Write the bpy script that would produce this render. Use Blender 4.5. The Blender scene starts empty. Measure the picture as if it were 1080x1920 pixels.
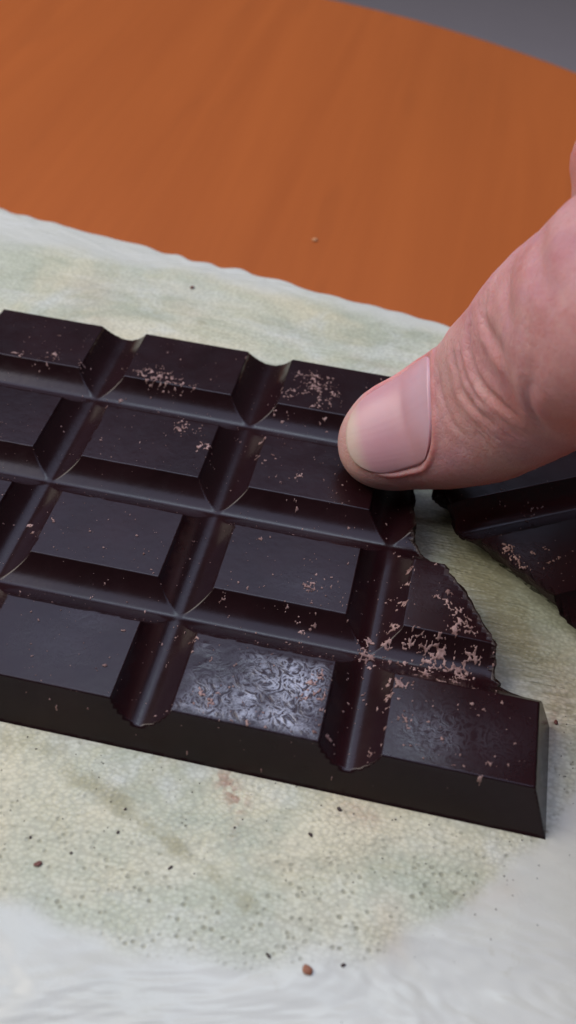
import bpy, math, random
import numpy as np
from mathutils import Matrix, Vector

# ------------------------------------------------------------------ units
# all lengths below are millimetres in the frame of the chocolate bar (x along the bar, y away,
# z = 0 on top of its squares); W() turns them into metres with z = 0 on the table top.
H = 6.88            # height of the bar
MAT_T = 1.3         # thickness of the placemat
Z0 = H + MAT_T
MM = 0.001
C = bpy.context.collection
scene = bpy.context.scene
rng = np.random.default_rng(7)
random.seed(7)

def W(p):
    p = np.asarray(p, float) + np.array([0, 0, Z0])
    return p * MM

# ------------------------------------------------------------------ camera
R = np.array([[0.97731, 0.20274, 0.06127], [0.18549, -0.6797, -0.70965], [-0.10224, 0.70492, -0.70188]])
cam_d = bpy.data.cameras.new('camera')
cam = bpy.data.objects.new('camera', cam_d); C.objects.link(cam)
m = Matrix(((R[0][0], -R[1][0], -R[2][0]), (R[0][1], -R[1][1], -R[2][1]), (R[0][2], -R[1][2], -R[2][2])))
cam.matrix_world = Matrix.Translation(Vector(W([52.17, -76.42, 116.04]))) @ m.to_4x4()
cam_d.sensor_fit = 'VERTICAL'; cam_d.sensor_height = 24.0
cam_d.lens = 24.0 * 1973.3 / 1920.0
cam_d.clip_start = 0.005; cam_d.clip_end = 20.0
cam_d.dof.use_dof = True
cam_d.dof.focus_distance = 0.158
cam_d.dof.aperture_fstop = 15.0
scene.camera = cam

# ------------------------------------------------------------------ world, lamps, exposure
world = bpy.data.worlds.new('World'); scene.world = world
world.use_nodes = True
bg = world.node_tree.nodes['Background']
bg.inputs['Color'].default_value = (0.62, 0.60, 0.62, 1)
bg.inputs['Strength'].default_value = 0.09

def area(name, loc, target, sx, sy, watts, col):
    l = bpy.data.lights.new(name, 'AREA'); l.shape = 'RECTANGLE'; l.size = sx; l.size_y = sy
    l.energy = watts; l.color = col
    o = bpy.data.objects.new(name, l); C.objects.link(o)
    o.location = loc
    d = Vector(target) - Vector(loc)
    o.rotation_euler = d.to_track_quat('-Z', 'Y').to_euler()
    return o
area('ceiling_light', (-0.10, 0.36, 1.15), (0.00, 0.36, 0), 1.6, 1.35, 11.8, (0.62, 0.68, 1.0))
area('window_light', (-0.06, 0.46, 1.0), (0.03, 0.03, 0), 0.50, 0.16, 1.5, (0.74, 0.90, 1.0))
area('warm_fill_light', (-0.85, 0.05, 0.85), (0.04, 0.05, 0), 0.85, 0.85, 11.0, (1.0, 0.90, 0.78))  # warm fill, added to brighten the mat and the skin

vs = scene.view_settings
vs.view_transform = 'Standard'; vs.look = 'None'; vs.exposure = 0.0; vs.gamma = 1.0

# ------------------------------------------------------------------ numpy noise
def _hash(ix, iy, seed):
    h = (ix.astype(np.int64) * 374761393 + iy.astype(np.int64) * 668265263 + seed * 1442695041) & 0xffffffff
    h = ((h ^ (h >> 13)) * 1274126177) & 0xffffffff
    h = (h ^ (h >> 16)) & 0xffffffff
    return h / 4294967295.0
def vnoise(x, y, seed=0):
    ix = np.floor(x); iy = np.floor(y); fx = x - ix; fy = y - iy
    fx = fx * fx * (3 - 2 * fx); fy = fy * fy * (3 - 2 * fy)
    a = _hash(ix, iy, seed); b = _hash(ix + 1, iy, seed); c = _hash(ix, iy + 1, seed); d = _hash(ix + 1, iy + 1, seed)
    return (a * (1 - fx) + b * fx) * (1 - fy) + (c * (1 - fx) + d * fx) * fy
def fbm(x, y, seed=0, o=4):
    v = 0; a = .5; t = 0
    for k in range(o):
        v = v + a * vnoise(x, y, seed + k); t += a; a *= .5; x = x * 2.03 + 5.1; y = y * 2.03 - 3.7
    return v / t
def vor(x, y, seed=0):                       # F1, F2 - F1
    ix = np.floor(x); iy = np.floor(y); f1 = np.full(x.shape, 9.); f2 = np.full(x.shape, 9.)
    for dx in (-1, 0, 1):
        for dy in (-1, 0, 1):
            cx = ix + dx; cy = iy + dy
            d = np.hypot(cx + .1 + .8 * _hash(cx, cy, seed) - x, cy + .1 + .8 * _hash(cx, cy, seed + 77) - y)
            n1 = np.minimum(f1, d); f2 = np.minimum(f2, np.maximum(f1, d)); f1 = n1
    return f1, f2 - f1
def smin(a, b, k):
    h = np.clip(.5 + .5 * (b - a) / k, 0, 1)
    return b * (1 - h) + a * h - k * h * (1 - h)
def smax(a, b, k): return -smin(-a, -b, k)
def sstep(a, b, x):
    t = np.clip((x - a) / (b - a), 0, 1); return t * t * (3 - 2 * t)

# ------------------------------------------------------------------ mesh helpers
def tag(o, label=None, cat=None, group=None, kind=None):
    if label: o['label'] = label
    if cat: o['category'] = cat
    if group: o['group'] = group
    if kind: o['kind'] = kind
    return o
def mesh_obj(name, V, F, mat, parent=None, attrs=None, normals=None, smooth=True, local=None):
    """V in bar millimetres; F list/array of index tuples; local = origin (mm) of the object"""
    me = bpy.data.meshes.new(name)
    o3 = np.zeros(3) if local is None else np.asarray(local, float)
    V = np.asarray(V, float)
    Vm = (V - o3) * MM
    me.from_pydata([], [], []) if False else None
    nv = len(Vm)
    me.vertices.add(nv); me.vertices.foreach_set('co', Vm.astype(np.float32).ravel())
    if isinstance(F, np.ndarray):
        nf, k = F.shape; idx = F.ravel(); starts = np.arange(nf) * k
    else:
        idx = np.concatenate([np.asarray(f) for f in F]); ln = np.array([len(f) for f in F]); starts = np.concatenate([[0], np.cumsum(ln)[:-1]]); nf = len(F)
    me.loops.add(len(idx)); me.loops.foreach_set('vertex_index', idx.astype(np.int32))
    me.polygons.add(nf); me.polygons.foreach_set('loop_start', starts.astype(np.int32))
    me.update(calc_edges=True); me.validate()
    me.polygons.foreach_set('use_smooth', np.full(len(me.polygons), smooth)); me.update()
    if attrs:
        for k, v in attrs.items():
            a = me.attributes.new(k, 'FLOAT', 'POINT'); a.data.foreach_set('value', np.asarray(v, np.float32))
    if normals is not None and len(me.vertices) == len(normals):
        me.normals_split_custom_set_from_vertices(np.asarray(normals, float).tolist())
    me.materials.append(mat)
    o = bpy.data.objects.new(name, me); C.objects.link(o)
    if parent is not None:
        o.parent = parent; o.location = tuple(o3 * MM)
    else:
        o.location = tuple(W(o3))
    return o
def empty(name, p, rz=0):
    o = bpy.data.objects.new(name, None); C.objects.link(o); o.location = tuple(W(p)); o.rotation_euler = (0, 0, rz)
    o.empty_display_size = 0.01
    return o

# ------------------------------------------------------------------ materials
class NT:
    def __init__(s, name):
        s.m = bpy.data.materials.new(name); s.m.use_nodes = True; s.t = s.m.node_tree; s.n = s.t.nodes
        s.b = s.n['Principled BSDF']; s.tc = s.n.new('ShaderNodeTexCoord')
    def add(s, typ, **kw):
        n = s.n.new('ShaderNode' + typ)
        for k, v in kw.items():
            if k.startswith('i_'):
                key = k[2:]; key = int(key) if key.isdigit() else key.replace('_', ' ')
                s.put(n, key, v)
            else: setattr(n, k, v)
        return n
    def put(s, n, key, v):
        i = n.inputs[key]
        if isinstance(v, bpy.types.NodeSocket): s.t.links.new(v, i)
        else: i.default_value = v
    def set(s, key, v): s.put(s.b, key, v)
    def attr(s, name): return s.add('Attribute', attribute_name=name).outputs['Fac']
    def math(s, op, a, b=0.0, clamp=False):
        n = s.add('Math', operation=op, use_clamp=clamp); s.put(n, 0, a); s.put(n, 1, b); return n.outputs[0]
    def mix(s, f, a, b):
        n = s.add('Mix', data_type='RGBA'); s.put(n, 0, f)
        s.put(n, 6, a if isinstance(a, bpy.types.NodeSocket) else (*a, 1)); s.put(n, 7, b if isinstance(b, bpy.types.NodeSocket) else (*b, 1))
        return n.outputs[2]
    def noise(s, scale, detail=4, rough=.55, vec=None, dist=0.0):
        n = s.add('TexNoise'); n.inputs['Scale'].default_value = scale; n.inputs['Detail'].default_value = detail
        n.inputs['Roughness'].default_value = rough; n.inputs['Distortion'].default_value = dist
        s.t.links.new(vec if vec is not None else s.tc.outputs['Object'], n.inputs['Vector']); return n.outputs['Fac']
    def map(s, scale=(1, 1, 1), rot=(0, 0, 0)):
        n = s.add('Mapping'); n.inputs['Scale'].default_value = scale; n.inputs['Rotation'].default_value = rot
        s.t.links.new(s.tc.outputs['Object'], n.inputs['Vector']); return n.outputs[0]
    def vor(s, scale, feature='F1', vec=None, rnd=1.0):
        n = s.add('TexVoronoi', feature=feature); n.inputs['Scale'].default_value = scale; n.inputs['Randomness'].default_value = rnd
        s.t.links.new(vec if vec is not None else s.tc.outputs['Object'], n.inputs['Vector']); return n.outputs['Distance']
    def ramp(s, f, stops):
        n = s.add('ValToRGB'); s.t.links.new(f, n.inputs[0]); e = n.color_ramp.elements
        while len(e) < len(stops): e.new(.5)
        for k, (p, c) in enumerate(stops):
            e[k].position = p; e[k].color = (c, c, c, 1) if isinstance(c, (int, float)) else (*c, 1)
        return n.outputs[0]
    def bump(s, h, dist, strength=1.0, normal=None):
        n = s.add('Bump'); n.inputs['Distance'].default_value = dist; s.put(n, 'Strength', strength)
        s.t.links.new(h, n.inputs['Height'])
        if normal is not None: s.t.links.new(normal, n.inputs['Normal'])
        return n.outputs[0]

def mat_chocolate():
    k = NT('dark_chocolate')
    bloom = k.attr('bloom'); frac = k.attr('fracture')
    n1 = k.noise(90, 5); n2 = k.noise(900, 4)
    base = k.mix(k.ramp(n1, [(.35, 0.), (.7, 1.)]), (0.0115, 0.0030, 0.0040), (0.0180, 0.0052, 0.0068))
    base = k.mix(k.math('MULTIPLY', frac, .8), base, (0.030, 0.013, 0.010))
    # whitish wrinkles: part bloom, part glints of reflected light painted into the colour
    worm = k.noise(430, 3, .62, dist=2.6)
    ridge = k.math('ABSOLUTE', k.math('SUBTRACT', worm, .5))
    ridge = k.ramp(ridge, [(0.0, 1.), (0.035, .75), (0.10, 0.)])
    patch = k.ramp(k.noise(170, 3), [(.32, .25), (.62, 1.)])
    wr = k.math('MULTIPLY', k.math('MULTIPLY', ridge, patch), k.math('POWER', bloom, 2.0), True)
    base = k.mix(k.math('MULTIPLY', wr, .9), base, (0.56, 0.60, 0.70))
    base = k.mix(k.math('MULTIPLY', bloom, .14), base, (0.25, 0.25, 0.32))
    k.set('Base Color', base)
    rr = k.math('ADD', k.math('MULTIPLY', k.noise(300, 3), .15), .17)
    rr = k.math('SUBTRACT', rr, k.math('MULTIPLY', bloom, .07))
    rr = k.math('ADD', rr, k.math('MULTIPLY', frac, .3))
    k.set('Roughness', rr)
    k.set('Specular IOR Level', .36)
    b1 = k.bump(n2, 0.00003, .55)
    b2 = k.bump(k.math('MULTIPLY', worm, k.math('POWER', bloom, 1.7)), 0.0006, .9, b1)
    b3 = k.bump(k.math('MULTIPLY', k.noise(700, 6, .7), frac), 0.0008, .9, b2)
    k.set('Normal', b3)
    return k.m
def mat_flake():
    k = NT('chocolate_shaving')
    n = k.noise(420, 5, .7)
    k.set('Base Color', k.mix(k.ramp(n, [(.36, 0.), (.6, 1.)]), (0.13, 0.06, 0.05), (0.42, 0.27, 0.24)))
    k.set('Roughness', .6); k.set('Normal', k.bump(k.noise(2500, 3), 0.00006, .6))
    return k.m
def mat_crumb(name, c1, c2):
    k = NT(name); k.set('Base Color', k.mix(k.noise(1600, 3), c1, c2)); k.set('Roughness', .6)
    k.set('Normal', k.bump(k.noise(2500, 3), 0.0001, .7)); return k.m

def mat_mat():
    k = NT('marbled_placemat')
    worn = k.attr('worn'); olive = k.attr('olive'); tan = k.attr('tan'); stain = k.attr('stain'); fringe = k.attr('fringe')
    big = k.noise(26, 5, .6, dist=.8); med = k.noise(75, 5, .62, dist=.6)
    streak = k.noise(60, 4, .6, vec=k.map((.28, 1.6, 1), (0, 0, math.radians(9))))
    white = k.mix(k.noise(30, 4), (0.56, 0.575, 0.51), (0.64, 0.65, 0.57))
    sage = k.mix(k.ramp(med, [(.35, 0.), (.65, 1.)]), (0.43, 0.47, 0.335), (0.58, 0.60, 0.465))
    sage = k.mix(k.ramp(streak, [(.5, 0.), (.68, .65)]), sage, (0.70, 0.70, 0.62))
    sage = k.mix(k.ramp(k.noise(33, 5, .6, vec=k.map((.7, 1.5, 1), (0, 0, math.radians(20))), dist=1.3), [(.50, 0.), (.62, .75)]), sage, (0.36, 0.395, 0.28))
    cream = k.ramp(big, [(.45, 0.), (.62, .75)])
    sage = k.mix(cream, sage, (0.70, 0.64, 0.43))
    sage = k.mix(k.ramp(k.noise(42, 5, dist=1.2), [(.52, 0.), (.64, .55)]), sage, (0.66, 0.69, 0.62))
    wn = k.math('ADD', worn, k.math('MULTIPLY', k.math('SUBTRACT', med, .5), .55), True)
    col = k.mix(wn, white, sage)
    col = k.mix(k.ramp(k.math('ADD', olive, k.math('MULTIPLY', k.math('SUBTRACT', k.noise(190, 5, .65, dist=.6), .5), 1.5)), [(.20, 0.), (.50, .5), (.9, .8)]), col, (0.335, 0.31, 0.165))
    col = k.mix(k.math('MULTIPLY', tan, k.ramp(med, [(.3, .4), (.65, 1.)])), col, (0.50, 0.37, 0.24))
    col = k.mix(k.math('MULTIPLY', stain, k.ramp(k.noise(700, 4), [(.40, 0.), (.52, 1.)])), col, (0.34, 0.15, 0.09))
    col = k.mix(k.math('MULTIPLY', k.attr('ripple'), k.ramp(k.noise(900, 2, .5, vec=k.map((.22, 1.5, .1), (0, 0, .12)), dist=.5), [(.44, .55), (.54, 0.)])), col, (0.25, 0.235, 0.13))
    # pits with a darker colour in them
    vm = k.map((1, 1.15, 0.02))
    v1 = k.vor(930, vec=vm, rnd=.6)
    pit = k.ramp(v1, [(.24, 1.), (.40, 0.)])
    gate = k.math('MULTIPLY', fringe, k.ramp(k.noise(420, 2), [(.34, .0), (.50, 1.)]), True)
    pf = k.math('MULTIPLY', pit, gate, True)
    col = k.mix(k.math('MULTIPLY', pf, .7), col, (0.22, 0.215, 0.14))
    # finer pebble grain in the worn middle, its relief shading painted into the colour
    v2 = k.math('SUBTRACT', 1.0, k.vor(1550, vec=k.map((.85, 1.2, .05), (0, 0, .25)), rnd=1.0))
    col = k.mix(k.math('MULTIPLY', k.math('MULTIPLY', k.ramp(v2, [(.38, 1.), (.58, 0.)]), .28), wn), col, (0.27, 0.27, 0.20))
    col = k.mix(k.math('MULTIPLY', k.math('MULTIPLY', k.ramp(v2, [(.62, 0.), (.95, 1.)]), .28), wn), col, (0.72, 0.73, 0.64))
    k.set('Base Color', col)
    k.set('Roughness', k.math('ADD', k.math('MULTIPLY', wn, .18), .27))
    k.set('Specular IOR Level', .4)
    b1 = k.bump(k.math('MULTIPLY', v2, k.math('MULTIPLY', wn, k.ramp(k.noise(120, 3), [(.35, .25), (.65, 1.)]))), 0.00016, .8)
    b2 = k.bump(k.math('MULTIPLY', pf, -1.0), 0.00012, .6, b1)
    rip = k.noise(900, 2, .5, vec=k.map((.22, 1.5, .1), (0, 0, .12)), dist=.5)
    b2 = k.bump(k.math('MULTIPLY', rip, k.attr('ripple')), 0.0007, .9, b2)
    fold = k.noise(34, 4, .55, vec=k.map((.55, 1.5, 1), (0, 0, math.radians(32))), dist=.5)
    b3 = k.bump(fold, 0.0050, .7, b2)
    k.set('Normal', b3)
    return k.m

def mat_table():
    k = NT('varnished_orange_wood')
    g = k.noise(34, 6, .6, vec=k.map((2.6, .12, 1), (0, 0, math.radians(-6))), dist=.4)
    g2 = k.noise(9, 4, .5, vec=k.map((1.5, .5, 1), (0, 0, math.radians(-6))))
    c = k.mix(k.ramp(g, [(.3, 0.), (.7, 1.)]), (0.375, 0.090, 0.015), (0.44, 0.110, 0.019))
    c = k.mix(k.ramp(g2, [(.45, 0.), (.7, .35)]), c, (0.33, 0.085, 0.014))
    g3 = k.noise(60, 3, .5, vec=k.map((1.6, .22, 1), (0, 0, math.radians(-4))))
    c = k.mix(k.ramp(g3, [(.62, 0.), (.76, .25)]), c, (0.24, 0.060, 0.012))
    k.set('Base Color', c); k.set('Roughness', .45); k.set('Specular IOR Level', .3)
    k.set('Normal', k.bump(g, 0.0001, .2))
    return k.m
def mat_floor():
    k = NT('grey_floor_tile')
    c = k.mix(k.noise(14, 4), (0.82, 0.75, 0.77), (0.88, 0.80, 0.82))
    k.set('Base Color', c); k.set('Roughness', .5); return k.m
def mat_plain(name, c, r=.6, n=40):
    k = NT(name); k.set('Base Color', k.mix(k.noise(n, 4), tuple(x * .85 for x in c), c)); k.set('Roughness', r); return k.m

def mat_skin():
    k = NT('skin')
    red = k.attr('red'); pale = k.attr('pale')
    n = k.noise(160, 5, .6); n2 = k.noise(45, 3)
    c = k.mix(k.ramp(n, [(.35, 0.), (.68, 1.)]), (0.55, 0.26, 0.265), (0.64, 0.355, 0.355))
    c = k.mix(k.ramp(n2, [(.45, 0.), (.7, .35)]), c, (0.50, 0.25, 0.26))
    c = k.mix(k.ramp(k.noise(230, 3, .6, dist=.6), [(.50, 0.), (.72, .45)]), c, (0.50, 0.17, 0.16))
    c = k.mix(k.ramp(k.noise(900, 3, .6), [(.5, 0.), (.75, .35)]), c, (0.66, 0.42, 0.39))
    c = k.mix(k.ramp(k.noise(110, 3, .6, dist=.8), [(.48, 0.), (.70, .5)]), c, (0.47, 0.235, 0.29))
    c = k.mix(red, c, (0.60, 0.15, 0.115))
    c = k.mix(pale, c, (0.64, 0.43, 0.36))
    k.set('Base Color', c)
    k.set('Subsurface Weight', .75); k.set('Subsurface Radius', (1.0, .30, .18)); k.set('Subsurface Scale', .0028)
    k.set('Roughness', k.math('ADD', k.math('MULTIPLY', n, .15), .40)); k.set('Specular IOR Level', .42)
    # fine criss-cross skin lines
    c = k.mix(k.ramp(k.noise(1400, 2, .5), [(.60, 0.), (.72, .30)]), c, (0.42, 0.17, 0.16)); k.set('Base Color', c)
    v = k.vor(1100, 'DISTANCE_TO_EDGE', vec=k.map((1, .75, 1)))
    b1 = k.bump(k.ramp(v, [(0., 0.), (.18, 1.)]), 0.00006, .45)
    b2 = k.bump(k.noise(420, 5, .6), 0.00022, .45, b1)
    b2 = k.bump(k.noise(1700, 3, .6, vec=k.map((1, .45, 1), (0, 0, .7))), 0.00006, .5, b2)
    k.set('Normal', b2)
    return k.m
def mat_nail():
    k = NT('thumbnail')
    lun = k.attr('lunula'); tip = k.attr('free_edge'); lon = k.attr('ridge')
    c = k.mix(k.noise(120, 3), (0.53, 0.265, 0.295), (0.61, 0.35, 0.37))
    c = k.mix(lun, c, (0.70, 0.50, 0.60))
    c = k.mix(tip, c, (0.63, 0.46, 0.38))
    k.set('Base Color', c); k.set('Roughness', .36); k.set('Subsurface Weight', .5); k.set('Subsurface Radius', (1., .4, .3)); k.set('Subsurface Scale', .0015)
    k.set('Normal', k.bump(k.noise(500, 4), 0.00006, .3, k.bump(lon, 0.00004, .2)))
    return k.m
M_CHOC = mat_chocolate(); M_FLAKE = mat_flake(); M_MAT = mat_mat(); M_TABLE = mat_table(); M_FLOOR = mat_floor()
M_SKIN = mat_skin(); M_NAIL = mat_nail()
M_DARKCRUMB = mat_crumb('dark_crumb', (0.020, 0.010, 0.010), (0.05, 0.025, 0.022))
M_REDCRUMB = mat_crumb('red_brown_crumb', (0.10, 0.028, 0.02), (0.20, 0.07, 0.05))
M_TANCRUMB = mat_crumb('orange_brown_crumb', (0.34, 0.14, 0.07), (0.22, 0.08, 0.04))

# ------------------------------------------------------------------ floor and table (setting)
def grid(xs, ys, zf):
    X, Y = np.meshgrid(xs, ys); Z = zf(X, Y)
    V = np.stack([X.ravel(), Y.ravel(), Z.ravel()], 1); nx = len(xs); ny = len(ys)
    i = np.arange(nx - 1)[None, :] + nx * np.arange(ny - 1)[:, None]; i = i.ravel()
    return V, np.stack([i, i + 1, i + nx + 1, i + nx], 1)
FLOOR_Z = -Z0 - 730.
V, F = grid(np.linspace(-3000, 3000, 21), np.linspace(-2500, 3500, 21), lambda x, y: 0 * x + FLOOR_Z)
tag(mesh_obj('floor', V, F, M_FLOOR), kind='structure')

def revolve(prof, n=96, cx=0., cy=0.):
    V = []; F = []
    for r, z in prof:
        for k in range(n):
            a = 2 * math.pi * k / n; V.append((cx + r * math.cos(a), cy + r * math.sin(a), z))
    m = len(prof)
    for j in range(m - 1):
        for k in range(n):
            k2 = (k + 1) % n; F.append((j * n + k, j * n + k2, (j + 1) * n + k2, (j + 1) * n + k))
    F.append(tuple(range(n - 1, -1, -1))); F.append(tuple((m - 1) * n + k for k in range(n)))
    return np.array(V, float), F
# round table top: centre and radius from the curve of its far edge
TC = (-49., 57.); TR = 240.3
table = empty('round_table', (TC[0], TC[1], -Z0 - 730.))
tag(table, 'orange varnished wooden table with a round far edge under the placemat', 'table')
n = 360
prof = [(TR - 6, -22.), (TR - 2, -21.), (TR - .4, -18.5), (TR, -15), (TR, -3.), (TR - .5, -1.), (TR - 1.6, -.3), (TR - 3.5, 0.)]
Vt, Ft = revolve([(r, z + 730.) for r, z in prof], n)
mesh_obj('tabletop', Vt, Ft, M_TABLE, table)
Vt, Ft = revolve([(12., 708.), (14., 640.), (15., 300.), (16., 12.)][::-1], 32)
for a in (45, 135, 225, 315):
    ca, sa = math.cos(math.radians(a)) * 165, math.sin(math.radians(a)) * 165
    Vl, Fl = revolve([(16, 0.), (15, 300.), (17, 640.), (17, 708.)], 20, ca, sa)
    mesh_obj('leg', Vl, Fl, M_TABLE, table)

# ------------------------------------------------------------------ placemat
ROT = math.radians(-8.83)
mat_o = np.array([0., 119.2])          # a point on its far edge
us = np.arange(-205, 132, 1.0); vs_ = np.concatenate([[0, .25, .6, 1.2, 2.0, 3.0], np.arange(4., 258, 1.1), [258.5, 259.4, 260.0]])
U, Vv = np.meshgrid(us, vs_)
edge = .62 * np.sin(U / 1.42 + 1.6 * np.sin(U / 7.)) * (.6 + .4 * np.sin(U / 11. + 1)) + 1.7 * (fbm(U / 9., 0 * U, 3, 3) - .5)
fall = np.exp(-Vv / 6.)
vv = Vv - edge * fall
# side rims wave too
x_ = mat_o[0] + U * math.cos(ROT) + vv * math.sin(ROT)
y_ = mat_o[1] + U * math.sin(ROT) - vv * math.cos(ROT)
dist_edge = np.minimum.reduce([Vv, 260. - Vv, U - us[0], us[-1] - U])
lip = MAT_T * (1 - np.clip(dist_edge / 1.4, 0, 1) ** .5 * 1.0)
z_ = -H - lip * .93 + .16 * (fbm(U / 16., Vv / 16., 9, 3) - .5) * sstep(3, 12, dist_edge) * 0
Vm = np.stack([x_.ravel(), y_.ravel(), z_.ravel()], 1)
nx = len(us); ny = len(vs_)
i = (np.arange(nx - 1)[None, :] + nx * np.arange(ny - 1)[:, None]).ravel()
Fm = np.stack([i, i + nx, i + nx + 1, i + 1], 1)
X, Y = Vm[:, 0], Vm[:, 1]
# the worn middle: bounded by the curves seen in front of and behind the bar
fx = np.array([-120, -40, 0, 14.5, 33.5, 50.5, 59.6, 68.4, 77.7, 84, 110]); fy = np.array([-14, -20, -24, -26.6, -28.6, -25.3, -22.8, -15.5, -4.3, 10, 24])
bx = np.array([-200, -42, -18.4, 7.1, 33.2, 55.8, 130]); by = np.array([118, 113., 112.7, 112.1, 108.7, 105.8, 95])
front = np.interp(X, fx, fy) + 5 * (fbm(X / 9., Y / 9., 21) - .5); back = np.interp(X, bx, by) + 8 * (fbm(X / 14., Y / 14., 22) - .5)
worn = sstep(-1.2, 2.5, Y - front) * sstep(-3.5, 4., back - Y)
fringe = sstep(-1.0, 1.5, Y - front) * (.45 + .55 * (1 - sstep(6, 16, Y - front))) * sstep(18, 6, Y)
fringe = np.clip(fringe, 0, 1)
def blob(pts, sharp=1.0):
    v = 0
    for (x0, y0, x1, y1, r, a) in pts:
        dx, dy = x1 - x0, y1 - y0; L = dx * dx + dy * dy + 1e-9
        t = np.clip(((X - x0) * dx + (Y - y0) * dy) / L, 0, 1)
        d = np.hypot(X - x0 - t * dx, Y - y0 - t * dy) / r
        v = v + a * np.exp(-d * d * sharp)
    return np.clip(v, 0, 1)
olive = blob([(17, -8.5, 24, -10.8, 1.5, .62), (24, -11.2, 33, -15., 1.0, .60), (33, -15, 43, -19.5, 1.1, .50), (4, -6, 13, -5, 2.4, .45), (27, -3, 29, -6, .8, .3), (10, -14, 18, -16, 1.0, .35), (34, -23, 44, -21, 2, .25),
              (68, 45, 72, 30, 5, .55), (72, 30, 79, 20, 4, .35), (60, 50, 66, 40, 3, .4), (-16, 92, -8, 91, 3, .18), (4, 96, 8, 92, 3, .15), (84, 14, 88, 6, 4, .25)])  # patches between slab and piece paint in the shadow there
tan = blob([(60, -17, 61, -21, 2.2, .28), (70, -13, 74, -11, 2, .2), (-19, 101, -17, 98, 5, .35), (-13, 90, -12, 89, 2, .35), (0, 100, 3, 98, 4, .2), (52, -4, 56, -5, 3, .3),
            (78, 14, 81, 24, 3, .35), (30, 86, 40, 83, 1.5, .4), (38, 93, 48, 90, 1.2, .35), (0, 85, 3, 84, 2, .3), (8, -22, 0, -20, 4, .2)])
stain = blob([(36.2, -4.2, 39., -7.2, 1.3, .75), (39.5, -10.5, 39.6, -12, .6, .25), (53, -4.5, 56, -5.2, 1., .35), (79.2, 14.5, 79.6, 17, .5, .5)])
ripple = blob([(60, 48, 70, 32, 5.5, .8), (70, 32, 80, 19, 5, .9), (58, 54, 60, 50, 3, .4)])
tag(mesh_obj('placemat', Vm, Fm, M_MAT, attrs=dict(worn=worn, olive=olive, tan=tan, stain=stain, fringe=fringe, ripple=ripple), local=(0, 0, 0)),
    'pale marbled green and cream placemat with a wavy white rim, under the chocolate', 'placemat')

# ------------------------------------------------------------------ chocolate bar
PXm, PYm, SX, SY, A, D = 28., 22.12, 19.6, 13.18, 2.92, 3.15
COL0, COL1, NROW = -2, 3, 4
gxw = (PXm - SX) / 2; gyw = (PYm - SY) / 2
XL, XR = COL0 * PXm, (COL1 - 1) * PXm + SX
XR_NOW = [XR]
YB = (NROW - 1) * PYm + SY
def groove(u, w):
    u = np.abs(u)
    wall = -(w - u) * 4.2
    arc = -D + .10 * np.sqrt(u * u + .03) + u * u / (2 * 3.4)
    return smax(wall, arc, 1.1)
def hf(x, y):
    cx = np.round((x - (SX + gxw)) / PXm) * PXm + SX + gxw
    cx = np.where(cx > 2 * PXm, 1e4, cx)          # groove left out of the piece's shape to keep a bright reflection away
    cy = np.round((y - (SY + gyw)) / PYm) * PYm + SY + gyw
    jx = .13 * (fbm(x * .9, y * .9, 40, 4) - .5); jy = .13 * (fbm(x * .9, y * .9, 44, 4) - .5)
    ex_ = sstep(.55, .85, np.abs(x - cx) / gxw); ey_ = sstep(.55, .85, np.abs(y - cy) / gyw)      # only the square edges are uneven
    h = smin(groove(x - cx + jx * ex_, gxw), groove(y - cy + jy * ey_, gyw), .14)
    k = H / A; XR = XR_NOW[0]
    w = np.minimum(np.minimum((y + A) * k, (YB + A - y) * k), np.minimum((x - XL + A) * k, (XR + A - x) * k)) - H
    w = w + .12 * (fbm(x * .9, y * .9, 47, 3) - .5)
    h = smin(h, w, .14)
    top = .05 * (fbm(x / 7., y / 7., 31, 3) - .5)
    h = smin(h, 0 * h, .11) + top * sstep(-.6, -.1, h)
    return np.maximum(h, -H)
def hnorm(x, y):
    e = .04
    gx = (hf(x + e, y) - hf(x - e, y)) / (2 * e); gy = (hf(x, y + e) - hf(x, y - e)) / (2 * e)
    n = np.stack([-gx, -gy, np.ones_like(gx)], -1); return n / np.linalg.norm(n, axis=-1, keepdims=True)
BLOOM_GLINT = [(37.5, 6.4, 10.8, 6.9, 1.0), (62, 5, 6, 6, .42), (70, 6, 6, 6, .22), (9, 7, 9, 6, .16), (41, 26, 6, 4, .22), (60, 30, 5, 6, .2), (12, 12, 5, 3, .2)]
def bloom_glintf(x, y):
    v = 0 * x
    for cx, cy, rx, ry, a in BLOOM_GLINT:
        d = np.maximum(np.abs(x - cx) / rx, np.abs(y - cy) / ry) if a == 1.0 else np.hypot((x - cx) / rx, (y - cy) / ry)
        g = sstep(1.0, .75, d) if a == 1.0 else np.exp(-d * d * 1.3)
        if a == 1.0: g = g * np.clip(.25 + 1.0 * fbm(x / 2.2, y / 2.2, 61, 3) + .04 * (x - 37) - .045 * (y - 6), 0, 1)
        v = np.maximum(v, a * g)
    return v * sstep(-.5, -.1, hf(x, y))
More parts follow.
